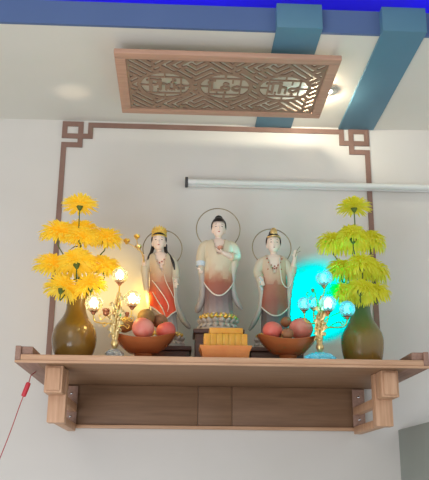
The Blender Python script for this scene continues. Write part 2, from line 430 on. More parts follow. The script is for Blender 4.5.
# ------------------------------------------------------------------ flowers
def bloom_mesh(seed, R, droop, n_out=46, width=.0085):
    """many-petalled head, facing up, origin at its underside"""
    rnd = random.Random(seed); bm = bmesh.new()
    layers = [(n_out, 1.0, 0, droop*1.15), (n_out, 1.0, 14, droop), (n_out-6, .92, 28, droop*.95), (n_out-12, .78, 42, droop*.9), (n_out-20, .6, 58, droop*.7), (14, .4, 74, droop*.5)]
    for li, (n, ln, el, dr) in enumerate(layers):
        for k in range(n):
            a = 2*PI*(k+rnd.random()*.6)/n + li*.4
            L = R*ln*(.9+.2*rnd.random())*1.08; e = math.radians(el+rnd.uniform(-7,7)); p = Vector((.004, 0, .006+li*.0012)); ds = L/5
            w = width*(.85+.3*rnd.random()); prof = (.45, .8, 1, 1, .82, .3); tw = rnd.uniform(-.25,.25); prev = None
            rot = Matrix.Rotation(a, 3, 'Z')
            for s in range(6):
                nrm = Vector((-math.sin(e), 0, math.cos(e)))
                hw = w*prof[s]/2
                l = bm.verts.new(rot @ (p + Vector((0, hw, 0)) + nrm*hw*.5 + Vector((0, tw*s*.002, 0))))
                c = bm.verts.new(rot @ (p + Vector((0, tw*s*.002, 0))))
                r = bm.verts.new(rot @ (p + Vector((0, -hw, 0)) + nrm*hw*.5 + Vector((0, tw*s*.002, 0))))
                if prev: bm.faces.new((prev[0], l, c, prev[1])); bm.faces.new((prev[1], c, r, prev[2]))
                prev = (l, c, r)
                p = p + Vector((math.cos(e), 0, math.sin(e)))*ds; e -= math.radians(dr)/5*(.6+.2*s)
    me = bpy.data.meshes.new('bloom'); bm.to_mesh(me); bm.free()
    for f in me.polygons: f.use_smooth = True
    return me
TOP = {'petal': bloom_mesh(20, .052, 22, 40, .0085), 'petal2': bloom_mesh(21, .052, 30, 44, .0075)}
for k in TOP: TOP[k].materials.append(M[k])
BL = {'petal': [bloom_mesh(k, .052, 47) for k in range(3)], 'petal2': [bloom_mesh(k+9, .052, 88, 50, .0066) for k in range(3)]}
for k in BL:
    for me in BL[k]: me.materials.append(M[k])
def calyx_mesh():
    b = MB(); b.lathe([(.002,-.010), (.006,-.006), (.010,.002), (.012,.009), (.004,.012)], 14, sub=2)
    for f in b.bm.faces: f.smooth = True
    me = bpy.data.meshes.new('calyx'); b.bm.to_mesh(me); b.bm.free(); me.materials.append(M['stem']); return me
CAL = calyx_mesh()
def chrysanthemum(i, head, mouth, floor_z, R, kind, tilt, label, group):
    """head: centre of the flower; mouth: where its stem passes the vase neck"""
    t = thing('chrysanthemum', label, 'flower', (mouth.x, mouth.y, floor_z), group)
    o = Vector((mouth.x, mouth.y, floor_z))
    hb = head - Vector((0,0,.012))
    rot = Euler((tilt[1], tilt[0], i*1.7))
    bo = bpy.data.objects.new('bloom', BL[kind][i % 3] if i else TOP[kind]); C.objects.link(bo); bo.parent = t; bo.location = hb-o; bo.rotation_euler = rot; k = R/.052; bo.scale = (k,k,k*(1.3 if i else 1.0))
    ca = bpy.data.objects.new('calyx', CAL); C.objects.link(ca); ca.parent = t; ca.location = hb-o; ca.rotation_euler = rot
    mid = mouth.lerp(head, .45); mid.z = mouth.z + (head.z-mouth.z)*.55
    b = MB(); b.tube([Vector((0,0,.02)), Vector((0,0,mouth.z-floor_z)), mid-o, hb-o+Vector((0,0,-.03)), hb-o+Vector((0,0,-.006))], .0022, 6, 3); b.build('stem', M['stem'], t)
    # a lobed leaf under the head
    d = Vector((head.x-mouth.x, head.y-mouth.y, 0)); d = d.normalized() if d.length > .01 else Vector((.3,-1,0)).normalized()
    s = Vector((-d.y, d.x, 0)); p0 = mid-o; rows = []
    if head.z - mouth.z < .03: return t
    prof = [.002, .007, .005, .010, .006, .008, .001]
    for k, w in enumerate(prof):
        f = k/6; c = p0 + (d*.3+s*.6*(1 if i % 2 else -1))*.05*f + Vector((0,0,-.004-.02*f*f)); rows.append([c-d*w*1.0, c+Vector((0,0,.001)), c+d*w*1.0])
    b = MB(); b.rings(rows, closed=False, cap=False); b.build('leaf', M['leaf'], t, solid=.0006)
    return t
def vase(name, label, loc, prof, mat):
    b = MB(); b.lathe(prof, 40, sub=4); o = b.build(name, mat, loc=loc, smooth=60); tag(o, label, 'vase'); return o
YV = -.33
XL = at(74.5, 335, y=YV).x; XR = at(362, 335, y=YV).x
vase('flower_vase', 'round olive-brown glazed vase at the left end of the shelf', (XL, YV, Z0+.0005),
     [(.002,0), (.040,0), (.046,.004), (.066,.04), (.075,.085), (.068,.125), (.045,.16), (.034,.19), (.034,.225), (.040,.250), (.042,.254), (.039,.255), (.031,.225), (.030,.19), (.041,.16), (.063,.125), (.070,.085), (.060,.04), (.040,.012), (.002,.010)], M['vase_l'])
vase('flower_vase', 'green-shouldered brown glazed vase at the right end of the shelf', (XR, YV, Z0+.0005),
     [(.002,0), (.046,0), (.052,.004), (.066,.04), (.072,.085), (.069,.12), (.050,.155), (.036,.185), (.034,.22), (.042,.248), (.045,.252), (.042,.253), (.030,.22), (.031,.185), (.045,.155), (.063,.12), (.066,.085), (.060,.04), (.046,.012), (.002,.010)], M['vase_r'])
LT = [(80,205,.046,-.33,'topmost bloom of the left vase'),
      (59,234,.050,-.36,'left bloom in the second tier of the left vase'), (82,232,.047,-.265,'rear bloom in the second tier of the left vase'),
      (105,239,.046,-.33,'right bloom in the second tier of the left vase'), (81,238,.042,-.425,'front bloom in the second tier of the left vase'),
      (53,267,.050,-.35,'left bloom in the third tier of the left vase'), (77,263,.047,-.44,'front bloom in the third tier of the left vase'),
      (104,268,.046,-.36,'right bloom in the third tier of the left vase'), (80,262,.045,-.26,'rear bloom in the third tier of the left vase'),
      (61,288,.043,-.43,'left bloom in the lowest tier of the left vase'), (91,286,.043,-.435,'right bloom in the lowest tier of the left vase')]
RT = [(354,207,.046,-.33,'topmost bloom of the right vase'),
      (333,243,.048,-.35,'left bloom in the second tier of the right vase'), (353,238,.046,-.43,'front bloom in the second tier of the right vase'),
      (370,241,.046,-.34,'right bloom in the second tier of the right vase'), (351,235,.044,-.25,'rear bloom in the second tier of the right vase'),
      (342,270,.046,-.36,'left bloom in the third tier of the right vase'), (362,266,.047,-.44,'front bloom in the third tier of the right vase'),
      (374,271,.044,-.34,'right bloom in the third tier of the right vase'),
      (342,292,.041,-.42,'left bloom in the lowest tier of the right vase'), (360,290,.043,-.475,'front bloom in the lowest tier of the right vase'),
      (376,292,.040,-.41,'right bloom in the lowest tier of the right vase')]
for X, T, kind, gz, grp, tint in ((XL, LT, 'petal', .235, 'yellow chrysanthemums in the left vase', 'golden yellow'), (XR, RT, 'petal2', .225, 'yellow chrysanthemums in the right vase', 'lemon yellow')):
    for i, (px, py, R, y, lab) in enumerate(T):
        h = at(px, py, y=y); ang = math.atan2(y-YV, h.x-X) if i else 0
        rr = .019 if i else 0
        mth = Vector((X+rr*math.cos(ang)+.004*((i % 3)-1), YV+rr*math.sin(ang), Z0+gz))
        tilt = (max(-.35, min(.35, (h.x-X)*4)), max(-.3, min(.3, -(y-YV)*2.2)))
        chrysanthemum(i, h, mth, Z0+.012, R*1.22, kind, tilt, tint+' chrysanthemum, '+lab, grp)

# ------------------------------------------------------------------ statues
U0 = 1/283.0
def statue(kind, label, base, fig):
    """figure modelled in small units (U metres each), facing the viewer; z = 0 at the hem"""
    t = thing('robed_statue', label, 'statue', base); U = U0*fig.get('k', 1.0)
    BH = fig['base_h']                      # height of the lotus base in units
    def P(x, y, z): return (x, y, z+BH)
    lean = fig.get('lean', lambda z: 0)
    hx = fig['head'][0]; hz = fig['head'][1]
    # sections of the clothed trunk
    sec = fig['sec']
    S = [(cx+lean(z), cy, z+BH, rx, ry) for (cx, cy, z, rx, ry) in sec]
    fold = lambda a, z: .035*max(0, min(1, (BH+fig['waist']-z)/25))*math.sin(9*a+z*.06) + .018*math.sin(5*a-z*.1)
    b = MB(U)
    # head
    H = [(-10,1.6,1.6,-2.4), (-9.2,3.2,3.2,-1.9), (-7,4.9,5.2,-1.0), (-4,6.0,6.6,-.4), (0,6.6,7.2,0), (4,6.5,7.3,.2), (8,5,5.7,.4), (10,2.2,2.6,.4)]
    b.loft([(hx, y-1, z+hz+BH, rx, ry) for z, rx, ry, y in H], 24, 3)
    b.ball(P(hx, -8.2, hz-2.6), (.95, 1.3, 2.0), 8, 6)
    for s in (-1, 1): b.ball(P(hx+s*6.5, -.6, hz-2.5), (.9, 1.6, 3.6), 8, 6)
    sh = fig['shoulder']
    b.tube([P(hx, -.6, hz-6), P(hx*.7+lean(sh)*.3, 0, hz-13), P(lean(sh), .5, sh-6)], [3.6, 3.4, 6], 16)
    b.loft([(cx, cy, z, rx*.93, ry*.93) for cx, cy, z, rx, ry in S], 28, 3)
    for s in (-1, 1): b.ball(P(lean(0)+s*5, -7, 1.2), (2.6, 5, 1.6), 10, 6)
    # arms and hands
    for arm in fig['arms']:
        pts = [P(*p) for p in arm['path']]; b.tube(pts, arm['r'], 12)
        f = Vector(arm['f']).normalized(); n = Vector(arm['n']).normalized(); s = f.cross(n).normalized(); n = s.cross(f)*1
        w = Vector(pts[-1]); k = arm.get('size', 1.0)
        Q = Matrix((s, n, f)).transposed()
        b.ball(w+f*2.2*k, (2.1*k, .95*k, 2.7*k), 12, 8, Q)
        for j, (off, ln) in enumerate(((-1.55,3.6), (-.52,4.3), (.52,4.0), (1.5,3.1))):
            a = w+f*4.2*k+s*off*k; c = arm.get('curl', .35)*(1+.12*j)
            d1 = (f+s*off*.09+n*c*.5).normalized(); d2 = (f+n*c*1.6).normalized()
            b.tube([a-f*1.2*k, a, a+d1*ln*.5*k, a+d1*ln*.5*k+d2*ln*.5*k], [.62*k,.62*k,.56*k,.42*k], 7, 3)
        sd = arm.get('thumb', -1)
        b.tube([w+f*1.0*k+s*sd*1.2*k, w+f*2.2*k+s*sd*2.9*k+n*.3, w+f*3.8*k+s*sd*3.3*k+n*1.0], [.8*k,.7*k,.5*k], 7, 3)
    o = b.build('body', M['skin'], t, smooth=0)
    md = o.modifiers.new('fuse', 'REMESH'); md.mode = 'VOXEL'; md.voxel_size = .42*U; md.use_smooth_shade = True
    md = o.modifiers.new('soften', 'SMOOTH'); md.iterations = 3; md.factor = .5
    # face
    for s in (-1, 1):
        MB(U).ball(P(hx+s*2.7, -7.15, hz-.4), (1.35, .55, .45), 10, 6).build('eye', M['ink'], t)
        MB(U).tube([P(hx+s*1.1, -7.55, hz+1.5), P(hx+s*2.7, -7.35, hz+2.3), P(hx+s*4.4, -6.3, hz+1.7)], [.2,.34,.15], 6, 3).build('eyebrow', M['ink'], t)
    MB(U).ball(P(hx, -7.1, hz-5.7), (1.45, .7, .6), 10, 6).build('mouth', M['lip'], t)
    # hair
    b = MB(U); q = bmesh.ops.create_uvsphere(b.bm, u_segments=28, v_segments=20, radius=1)
    for v in q['verts']: v.co = Vector((v.co.x*7.9+hx, v.co.y*8.9-1.2, v.co.z*10.2+hz+BH+1.4))*U
    kill = [v for v in b.bm.verts if (v.co.z/U < hz+BH+3.6 and v.co.y/U < -2.2) or v.co.z/U < hz+BH-7.5]
    bmesh.ops.delete(b.bm, geom=kill, context='VERTS')
    if fig['topknot']: b.ball(P(hx, .5, hz+10.5), fig['topknot'], 14, 9)
    for path, rad in fig.get('locks', []): b.tube([P(*p) for p in path], rad, 8)
    b.build('hair', M['hair'], t)
    # under skirt, robe and apron
    b = MB(U); b.loft([s for s in S if s[2] <= BH+fig['waist']+4], 48, 4, lambda a, z: .045*math.sin(13*a+.4*math.sin(z*.2))*max(.2, min(1,(BH+34-z)/30)))
    b.build('under_skirt', grad_mat('skirt paint '+kind, BH*U, (BH+46)*U, fig['skirt_cols']), t)
    # upper robe: open at the chest
    b = MB(U); top = [(cx, cy, z, rx*1.06+.3, ry*1.06+.3) for cx, cy, z, rx, ry in S if z >= BH+fig['robe_low']]
    vs = b.loft(top, 48, 5, fold)
    nk = BH+fig['shoulder']; dp = fig['neck_depth']
    kill = []
    for f in b.bm.faces:
        c = f.calc_center_median()/U
        if c.y < 0 and c.z > nk-dp and abs(c.x-lean(c.z-BH)) < fig['neck_w']*(c.z-nk+dp)/dp+.4: kill.append(f)
        elif len(f.verts) > 4: kill.append(f)
    bmesh.ops.delete(b.bm, geom=kill, context='FACES')
    b.build('robe', grad_mat('robe paint '+kind, (BH+fig['robe_low'])*U, nk*U, fig['robe_cols']), t, solid=.9*U)
    # apron over the front
    def rad(z):
        for s0, s1 in zip(S, S[1:]):
            if min(s0[2], s1[2]) <= z <= max(s0[2], s1[2]):
                f = (z-s0[2])/(s1[2]-s0[2]) if s1[2] != s0[2] else 0
                return [s0[k]+(s1[k]-s0[k])*f for k in (0,1,3,4)]
        return [S[0][0], S[0][1], S[0][3], S[0][4]]
    az = fig['apron']; rows = []; NA = 34; edge = []
    for i in range(26):
        f = i/25; row = []
        for j in range(NA+1):
            a = -PI/2 + math.radians(-105+210*j/NA); xx = math.cos(a)
            zb = az['low'](xx); z = BH+az['top']+(zb-az['top'])*f
            cx, cy, rx, ry = rad(z); k = 1.09+.05*f + az.get('fold', .03)*f*math.sin(7*a+az.get('swirl', 0)*z*.18)
            p = (cx+rx*k*math.cos(a), cy+ry*k*math.sin(a), z); row.append(p)
            if i == 25: edge.append(p)
        rows.append(row)
    b = MB(U); b.rings(rows, closed=False, cap=False)
    ap = b.build('apron', grad_mat('apron paint '+kind, (BH+az['zmin'])*U, (BH+az['top'])*U, az['cols'], .4, 50, .18), t, smooth=60, solid=.6*U)
    MB(U).tube(edge, .75, 7, 1).build('hem', M['hem'], ap)
    if 'sash' in fig:
        for k, sp in enumerate(fig['sash']): MB(U).tube([P(*p) for p in sp], [.3]+[.5]*(len(sp)-2)+[.2], 8, 5, .7).build('sash', M['hem'], t)
    # sleeves and long hanging drapes
    for sl in fig['sleeves']:
        b = MB(U); b.tube([P(*p) for p in sl['path']], sl['r'], 16, 5, sl.get('flat', 1), (1,0,0))
        b.build('sleeve', grad_mat('sleeve paint '+kind, sl['z0']*U+BH*U, sl['z1']*U+BH*U, sl['cols'], .45, 40, .12), t)
    # beads
    b = MB(U)
    for p in fig['beads']: b.ball(P(*p), .8, 8, 6)
    b.build('necklace', M['pearl'], t)
    # halo
    hr, hcx, hcz = fig['halo']; b = MB(U)
    b.tube([P(hcx+hr*math.cos(2*PI*k/64), 9.5, hcz+hr*math.sin(2*PI*k/64)) for k in range(65)], .55, 8, 1)
    b.tube([P(hcx, 9.5, hcz-hr), P(hcx, 9.2, min(hcz-hr, fig['shoulder']-6)-8), P(lean(20), 8.5, fig['shoulder']-22)], .7, 8)
    b.build('halo', M['bronze'], t)
    # lotus base
    br, bd = fig['base_r']; lx = fig.get('base_x', 0)
    def petals(mb, n, r, z0, ln, wd, out, up):
        for k in range(n):
            a = 2*PI*k/n; d = Vector((math.cos(a), math.sin(a)*bd, 0)); s = Vector((-math.sin(a), math.cos(a)*bd, 0)).normalized(); rows = []
            for i in range(7):
                f = i/6; w = wd*math.sin(PI*(.16+.84*f)**.8)*(.98 if f < 1 else 0)+.05
                c = d*(r+out*math.sin(f*PI*.62)) + Vector((lx,0,z0+up*ln*f)); rows.append([c-s*w-d*.5*w*.3, c+d*w*.35, c+s*w-d*.5*w*.3])
            mb.rings(rows, closed=False, cap=False)
    b = MB(U); b.lathe([(.2,0), (br*1.0,0), (br*1.04,.8), (br*1.04,2.6), (br*.9,3.4), (br*.84,BH*.45), (br*.8,BH*.62), (br*.84,BH*.8), (br*.9,BH-.6), (br*.85,BH), (.2,BH)], 40, (lx,0,0), Matrix.Diagonal((1,bd,1)))
    lb = b.build('lotus_base', M['lotus_grey'], t)
    b = MB(U); petals(b, 22, br*.78, BH*.72, BH*.34, br*.125, br*.14, 1); petals(b, 22, br*.70, BH*.74, BH*.40, br*.12, br*.10, 1); b.build('gold_petals', M['gold'], lb, solid=.3*U)
    b = MB(U); petals(b, 18, br*.80, BH*.46, BH*.36, br*.17, br*.2, 1); petals(b, 18, br*.82, BH*.50, BH*.38, br*.17, br*.18, -1); b.build('grey_petals', M['lotus_grey'], lb, solid=.4*U)
    # what the figure wears on its head or holds
    for name, mat, fn in fig.get('extras', []):
        b = MB(U); fn(b, P); b.build(name, M[mat], t)
    return t

cream, sand, terr, dusk, grey = (218,204,176), (206,178,150), (168,92,70), (132,112,110), (176,172,168)
SYC = -.20
stand_z = .145
def lotus_flower(b, c, r):
    for ring, (n, el, ln) in enumerate(((7, 12, 1), (6, 48, .9), (5, 76, .8))):
        for k in range(n):
            a = 2*PI*(k+.5*ring)/n; e = math.radians(el); s = Vector((-math.sin(a), math.cos(a), 0)); rows = []
            for i in range(6):
                f = i/5; ee = e+f*.7; w = r*.42*math.sin(PI*(.1+.9*f))+.01*r
                p = Vector(c)+Vector((math.cos(a)*math.cos(ee), math.sin(a)*math.cos(ee), math.sin(ee)))*r*ln*f; rows.append([p-s*w, p+Vector((0,0,-.12*r)), p+s*w])
            b.rings(rows, closed=False, cap=False)
    b.ball(c, r*.3, 8, 6)
# --- centre statue
c0 = at(218, 333, y=SYC)
def sleeves_c():
    return [dict(path=[(-10,0,74.5), (-15,-.5,71), (-17.4,-1,62), (-18,-2.5,54)], r=[5.2,5.4,5.0,4.6], z0=50, z1=76, cols=[(0,cream), (1,cream)]),
            dict(path=[(-17.6,-1,58), (-17,-.5,46), (-15.2,0,32), (-16.2,0,18), (-19.5,0,8), (-21.2,0,4)], r=[3.4,3.5,3.3,3.3,3.6,1.6], flat=1.2, z0=4, z1=58, cols=[(0,(158,146,140)), (.6,grey), (1,cream)]),
            dict(path=[(10,0,74.5), (15,-.5,71), (17.4,-2,61), (12,-7.5,60)], r=[5.2,5.4,5.2,4.2], z0=50, z1=76, cols=[(0,cream), (1,cream)]),
            dict(path=[(16.4,-2,60), (14.6,-1.5,46), (14.2,-.5,32), (16.5,0,20), (20.5,0,12), (23.5,0,8)], r=[4.6,3.4,2.8,2.9,2.6,1.2], flat=1.1, z0=8, z1=58, cols=[(0,(158,148,142)), (.6,(196,190,184)), (1,cream)])]
statue('centre', 'tallest standing statue in the centre, cream and terracotta robe, on tall dark stand', (c0.x, SYC, Z0+stand_z+.0005), dict(
    k=1.03, base_h=15.5, head=(0,92), shoulder=79, waist=44, lean=lambda z: 0,
    sec=[(0,0,0,15.2,10), (0,0,6,14.4,9.6), (0,0,20,13.8,9.2), (0,0,36,13.4,9), (0,0,50,13,8.8), (0,0,62,13.8,8.8), (0,0,70,14.6,8.4), (0,0,75.5,13,7.2), (0,0,78.5,8.5,5.6), (0,0,80,5,4.6)],
    robe_low=28, neck_depth=19, neck_w=6.5,
    robe_cols=[(0,(170,118,96)), (.25,(206,170,142)), (.5,cream), (1,cream)],
    skirt_cols=[(0,(168,152,148)), (.35,(126,104,104)), (1,(140,96,88))],
    apron=dict(top=60, zmin=18, low=lambda x: 19+17*x*x, cols=[(0,(146,84,68)), (.34,(164,92,72)), (.52,(192,144,114)), (.70,cream), (1,cream)], fold=.025),
    arms=[dict(path=[(-12,0,73), (-17,-1,60), (-17.8,-3,50)], r=[3.6,3.2,2.4], f=(-.02,-.25,-1), n=(0,-1,.2), thumb=1, curl=.25),
          dict(path=[(12,0,73), (17,-2,60), (9,-9,61), (3.5,-11,63)], r=[3.6,3.2,2.6,2.1], f=(-1,-.2,.25), n=(0,.2,1), thumb=-1, curl=.5)],
    sleeves=sleeves_c(), topknot=(4.2,4.2,3.6), halo=(22.6,0,94.5),
    beads=[(-4.2,-7.4,70), (-2.2,-8.4,67.5), (0,-8.9,66.4), (2.2,-8.4,67.5), (4.2,-7.4,70)],
    base_r=(20,.78),
    extras=[('lotus_in_hand', 'pink_lotus', lambda b, P: lotus_flower(b, P(1,-11.5,66.5), 4.2)),
            ('sleeve_cuff', 'bluewhite', lambda b, P: b.tube([P(-18,-2.8,55), P(-18.1,-3.2,50.5)], [5.0,4.4], 14, 1))]))
# --- left statue: crown, raised golden blossoms
c1 = at(171, 351, y=SYC); c1.x = -.192
def crown(b, P, hx, hz, tall):
    R = []
    for z, k in ((3.6,7.6), (5,8.0), (7.5,7.8), (8,7.2)):
        R.append([P(hx+k*math.cos(2*PI*j/24), -.4+k*1.05*math.sin(2*PI*j/24), hz+z) for j in range(24)])
    b.rings(R, cap=False)
    for k in range(9):
        a = -PI/2+math.radians(-80+20*k); h = tall*(1-.07*abs(k-4)); c = Vector(P(hx+7.4*math.cos(a), -.4+7.7*math.sin(a), hz+7)); s = Vector((-math.sin(a), math.cos(a), 0))
        b.rings([[c-s*1.5, c+s*1.5], [c-s*1.8+Vector((0,0,h*.5)), c+s*1.8+Vector((0,0,h*.5))], [c-s*.2+Vector((0,0,h)), c+s*.2+Vector((0,0,h))]], closed=False, cap=False)
        b.ball(c+Vector((0,-.2,h*.45)), .9, 8, 6)
le = lambda z: -7.5*max(0, min(1, z/95))
statue('left', 'crowned statue on the left raising a stalk of golden blossoms, orange skirt', (c1.x, SYC, Z0+.0845), dict(
    k=1.03, base_h=14, head=(-8.5,95), shoulder=82, waist=52, lean=le,
    sec=[(0,0,0,13.5,9.6), (0,0,6,12.6,9.2), (0,0,20,12.2,8.8), (0,0,36,11.8,8.6), (0,0,50,10.8,8), (0,0,62,10.6,7.6), (0,0,72,12.2,7.6), (0,0,78,11.4,6.8), (0,0,81.5,7.5,5.2), (0,0,83,4.6,4.2)],
    robe_low=50, neck_depth=20, neck_w=6.5,
    robe_cols=[(0,(196,140,112)), (.35,(206,176,146)), (1,(214,200,172))],
    skirt_cols=[(0,(190,182,176)), (.45,(150,134,130)), (1,(180,96,70))],
    apron=dict(top=60, zmin=8, low=lambda x: 13+13*abs(x-.15), cols=[(0,(232,84,44)), (.45,(222,78,46)), (.75,(190,110,84)), (1,(206,166,136))], fold=.07, swirl=1),
    sash=[[(-14,-8.5,52), (-8,-11.2,44), (-1,-12,34), (3,-11.8,26), (2,-11,20)], [(-2,-9,58), (0,-11.2,50), (5,-11.6,40), (9,-10,32)], [(-13,-8.5,40), (-8,-11,31), (-3,-12,23), (0,-11.6,16)], [(6,-8.6,56), (8,-9.8,44), (9,-9.6,30), (12,-8.6,18)]],
    arms=[dict(path=[(-18,0,76), (-22,-2,64), (-22.5,-6,73)], r=[3.2,2.7,2.0], f=(-.15,-.2,1), n=(0,-1,0), thumb=1, curl=.8, size=.85),
          dict(path=[(5,0,76), (9,-1,62), (9.5,-5,51)], r=[3.2,2.7,2.0], f=(0,-.3,-1), n=(0,-1,.3), thumb=-1, curl=.3, size=.85)],
    sleeves=[dict(path=[(-15,0,77.5), (-19,-.5,72), (-21.6,-2,64), (-22.2,-4.5,68)], r=[4.2,4.6,4.4,3.2], z0=40, z1=78, cols=[(0,(216,204,180)), (1,(216,204,180))]),
             dict(path=[(-21.6,-2,65), (-20.5,-2,52), (-18.5,-2,38), (-16.5,-2,24)], r=[4.0,3.0,2.4,1.2], flat=1.1, z0=20, z1=64, cols=[(0,(188,168,150)), (1,(216,204,180))]),
             dict(path=[(1,0,77.5), (6,-.5,73), (9,-1,62), (9.6,-3.6,55)], r=[4.2,4.6,4.2,3.8], z0=40, z1=78, cols=[(0,(200,190,172)), (1,(212,202,178))]),
             dict(path=[(9.4,-2,57), (9,-2,44), (10.5,-1.5,30), (16,-1,17), (22,-.5,9), (25,0,6)], r=[3.8,3.2,3.0,3.2,2.6,1.2], flat=1.1, z0=6, z1=56, cols=[(0,(140,134,128)), (.5,(176,172,164)), (1,(206,196,180))])],
    topknot=(4.6,4.6,5), halo=(20,-5,90),
    locks=[([(-14,2,92), (-15.5,0,84), (-18,-3,77), (-20,-4.5,69)], [2,1.8,1.5,.6]), ([(-2,2,92), (-1,0,84), (3,-4,78), (6.5,-5.5,71), (8,-5,64)], [2,1.8,1.6,1.4,.6])],
    beads=[(-11.5,-6.6,74), (-9.6,-7.9,71.4), (-7.2,-8.5,70), (-4.8,-8.2,71.4), (-2.6,-7.2,74)],
    base_r=(19,.75),
    extras=[('crown', 'gold', lambda b, P: crown(b, P, -8.5, 95, 8)),
            ('flower_stalk', 'gold_pale', lambda b, P: (b.tube([P(-22.3,-8.5,70), P(-24,-8.5,78), P(-28.5,-8.5,85)], .8, 8), b.tube([P(-25.5,-8.5,81), P(-34,-8.5,87), P(-40,-8.5,90)], .6, 8), b.tube([P(-26.5,-8.5,83), P(-30,-8.5,90), P(-30.5,-8.5,95)], .6, 8))),
            ('golden_blossom', 'gold', lambda b, P: lotus_flower(b, P(-40.5,-8.5,90), 5.4)),
            ('golden_blossom', 'gold', lambda b, P: lotus_flower(b, P(-30.5,-8.5,95), 5.0)),
            ('golden_blossom', 'gold_pale', lambda b, P: lotus_flower(b, P(-28.5,-8.8,84), 5.4))]))
# --- right statue: raised hand, beads over the chest
c2 = at(262, 351, y=SYC); c2.x = .197
statue('right', 'standing statue on the right with raised hand, beaded chest and brick-red skirt', (c2.x, SYC, Z0+.0845), dict(
    k=1.03, base_h=14, head=(1,95), shoulder=82, waist=52, lean=lambda z: 1.0,
    sec=[(0,0,0,14,9.6), (0,0,6,13,9.2), (0,0,20,12.8,9), (0,0,36,12.4,8.8), (0,0,50,11.4,8.2), (0,0,62,11.2,7.8), (0,0,72,12.6,7.6), (0,0,78,12,6.8), (0,0,81.5,8,5.2), (0,0,83,4.8,4.2)],
    robe_low=48, neck_depth=22, neck_w=8,
    robe_cols=[(0,(190,130,108)), (.3,(208,170,144)), (1,(214,200,176))],
    skirt_cols=[(0,(120,108,108)), (.5,(98,90,92)), (1,(150,84,70))],
    apron=dict(top=58, zmin=17, low=lambda x: 18+12*x*x, cols=[(0,(150,96,80)), (.4,(158,88,72)), (.8,(176,112,90)), (1,(196,146,120))], fold=.03),
    arms=[dict(path=[(-10,0,76), (-15,-1,64), (-11.5,-7,55)], r=[3.3,2.8,2.1], f=(.05,-.35,-1), n=(0,-1,.3), thumb=1, curl=.3, size=.95),
          dict(path=[(12,0,76), (18,-2,63), (21,-6,74), (22,-6.5,79)], r=[3.3,2.8,2.2,1.9], f=(.12,-.1,1), n=(0,-1,0), thumb=-1, curl=.25, size=.95)],
    sleeves=[dict(path=[(-7,0,77.5), (-12,-.5,74), (-15.5,-1.5,64), (-13,-5,58)], r=[4.4,4.8,4.6,3.8], z0=40, z1=78, cols=[(0,(206,194,172)), (1,(214,202,180))]),
             dict(path=[(-15,-2,62), (-12.5,-2.5,50), (-11.5,-2,38), (-14.5,-1.5,24), (-20,-1,12), (-24.5,0,5)], r=[4.0,3.2,2.8,2.8,2.6,1.2], flat=1.1, z0=4, z1=58, cols=[(0,(140,132,126)), (.55,(190,184,174)), (1,(210,200,180))]),
             dict(path=[(9,0,77.5), (14,-.5,73), (18.4,-2,63), (20.4,-5,70)], r=[4.4,4.8,4.6,3.4], z0=40, z1=78, cols=[(0,(206,194,172)), (1,(214,202,180))]),
             dict(path=[(18,-2,64), (17,-2,52), (15.5,-2,38), (15,-1.5,24), (15.5,-1,12)], r=[4.4,3.4,2.6,2.2,1.0], flat=1.1, z0=10, z1=62, cols=[(0,(176,170,166)), (1,(212,204,186))])],
    topknot=(4.6,4.6,4.6), halo=(20,.5,94),
    beads=[(1+x, -8.3+abs(x)*.12, z) for x, z in ((-7.5,77), (-6,73), (-3.5,70.2), (0,69), (3.5,70.2), (6,73), (7.5,77), (0,66.4), (-2,67.2), (2,67.2), (-6.6,66), (6.6,66))],
    base_r=(19,.75),
    extras=[('crown', 'gold_pale', lambda b, P: (b.ball(P(1,-5.5,106), (3.6,2.4,4.6), 12, 8), b.tube([P(-5.4,-5,100.4), P(1,-9.4,100.8), P(7.4,-5,100.4)], .9, 8), b.ball(P(1,-7.6,104), 1.4, 8, 6))),
            ('wrist_beads', 'bluewhite', lambda b, P: [b.ball(P(-13.5+.9*(k % 3), -7.8-.2*(k % 2), 57-1.5*k), 1.0, 8, 6) for k in range(9)]),
            ('long_necklace', 'hem', lambda b, P: b.tube([P(6,-7.6,78), P(6.5,-9.8,64), P(8,-10.8,52), P(13,-8.6,47), P(17.5,-5.8,52), P(19.5,-5.5,62)], .55, 7)),
            ('held_sprig', 'bronze', lambda b, P: (b.tube([P(21.5,-7.8,78), P(24,-8,86), P(27,-8,90)], .35, 6), b.tube([P(23,-8,83), P(27.5,-8,85.5)], .3, 6)))]))
# dark stands under the statues
def stand(x, wx, wy, h, label):
    t = thing('wooden_stand', label, 'stand', (x, SYC, Z0+.0005))
    b = MB(); b.box(-wx/2, wx/2, -wy/2, wy/2, h-.016, h-.0008, .003); b.build('stand_top', M['dark_stand'], t)
    b = MB(); b.box(-wx/2+.008, wx/2-.008, -wy/2+.008, wy/2-.008, .018, h-.0163, .002); b.build('body', M['dark_stand'], t)
    b = MB(); b.box(-wx/2+.002, wx/2-.002, -wy/2+.002, wy/2-.002, 0, .0177, .004); b.build('plinth', M['dark_stand'], t)
stand(c0.x, .180, .135, stand_z, 'tall dark brown wooden stand under the central statue, behind the amber box')
stand(c1.x-.005, .20, .13, .0835, 'low dark brown wooden stand under the left statue, behind the left fruit bowl')
stand(c2.x+.005, .20, .13, .0835, 'low dark brown wooden stand under the right statue, behind the right fruit bowl')

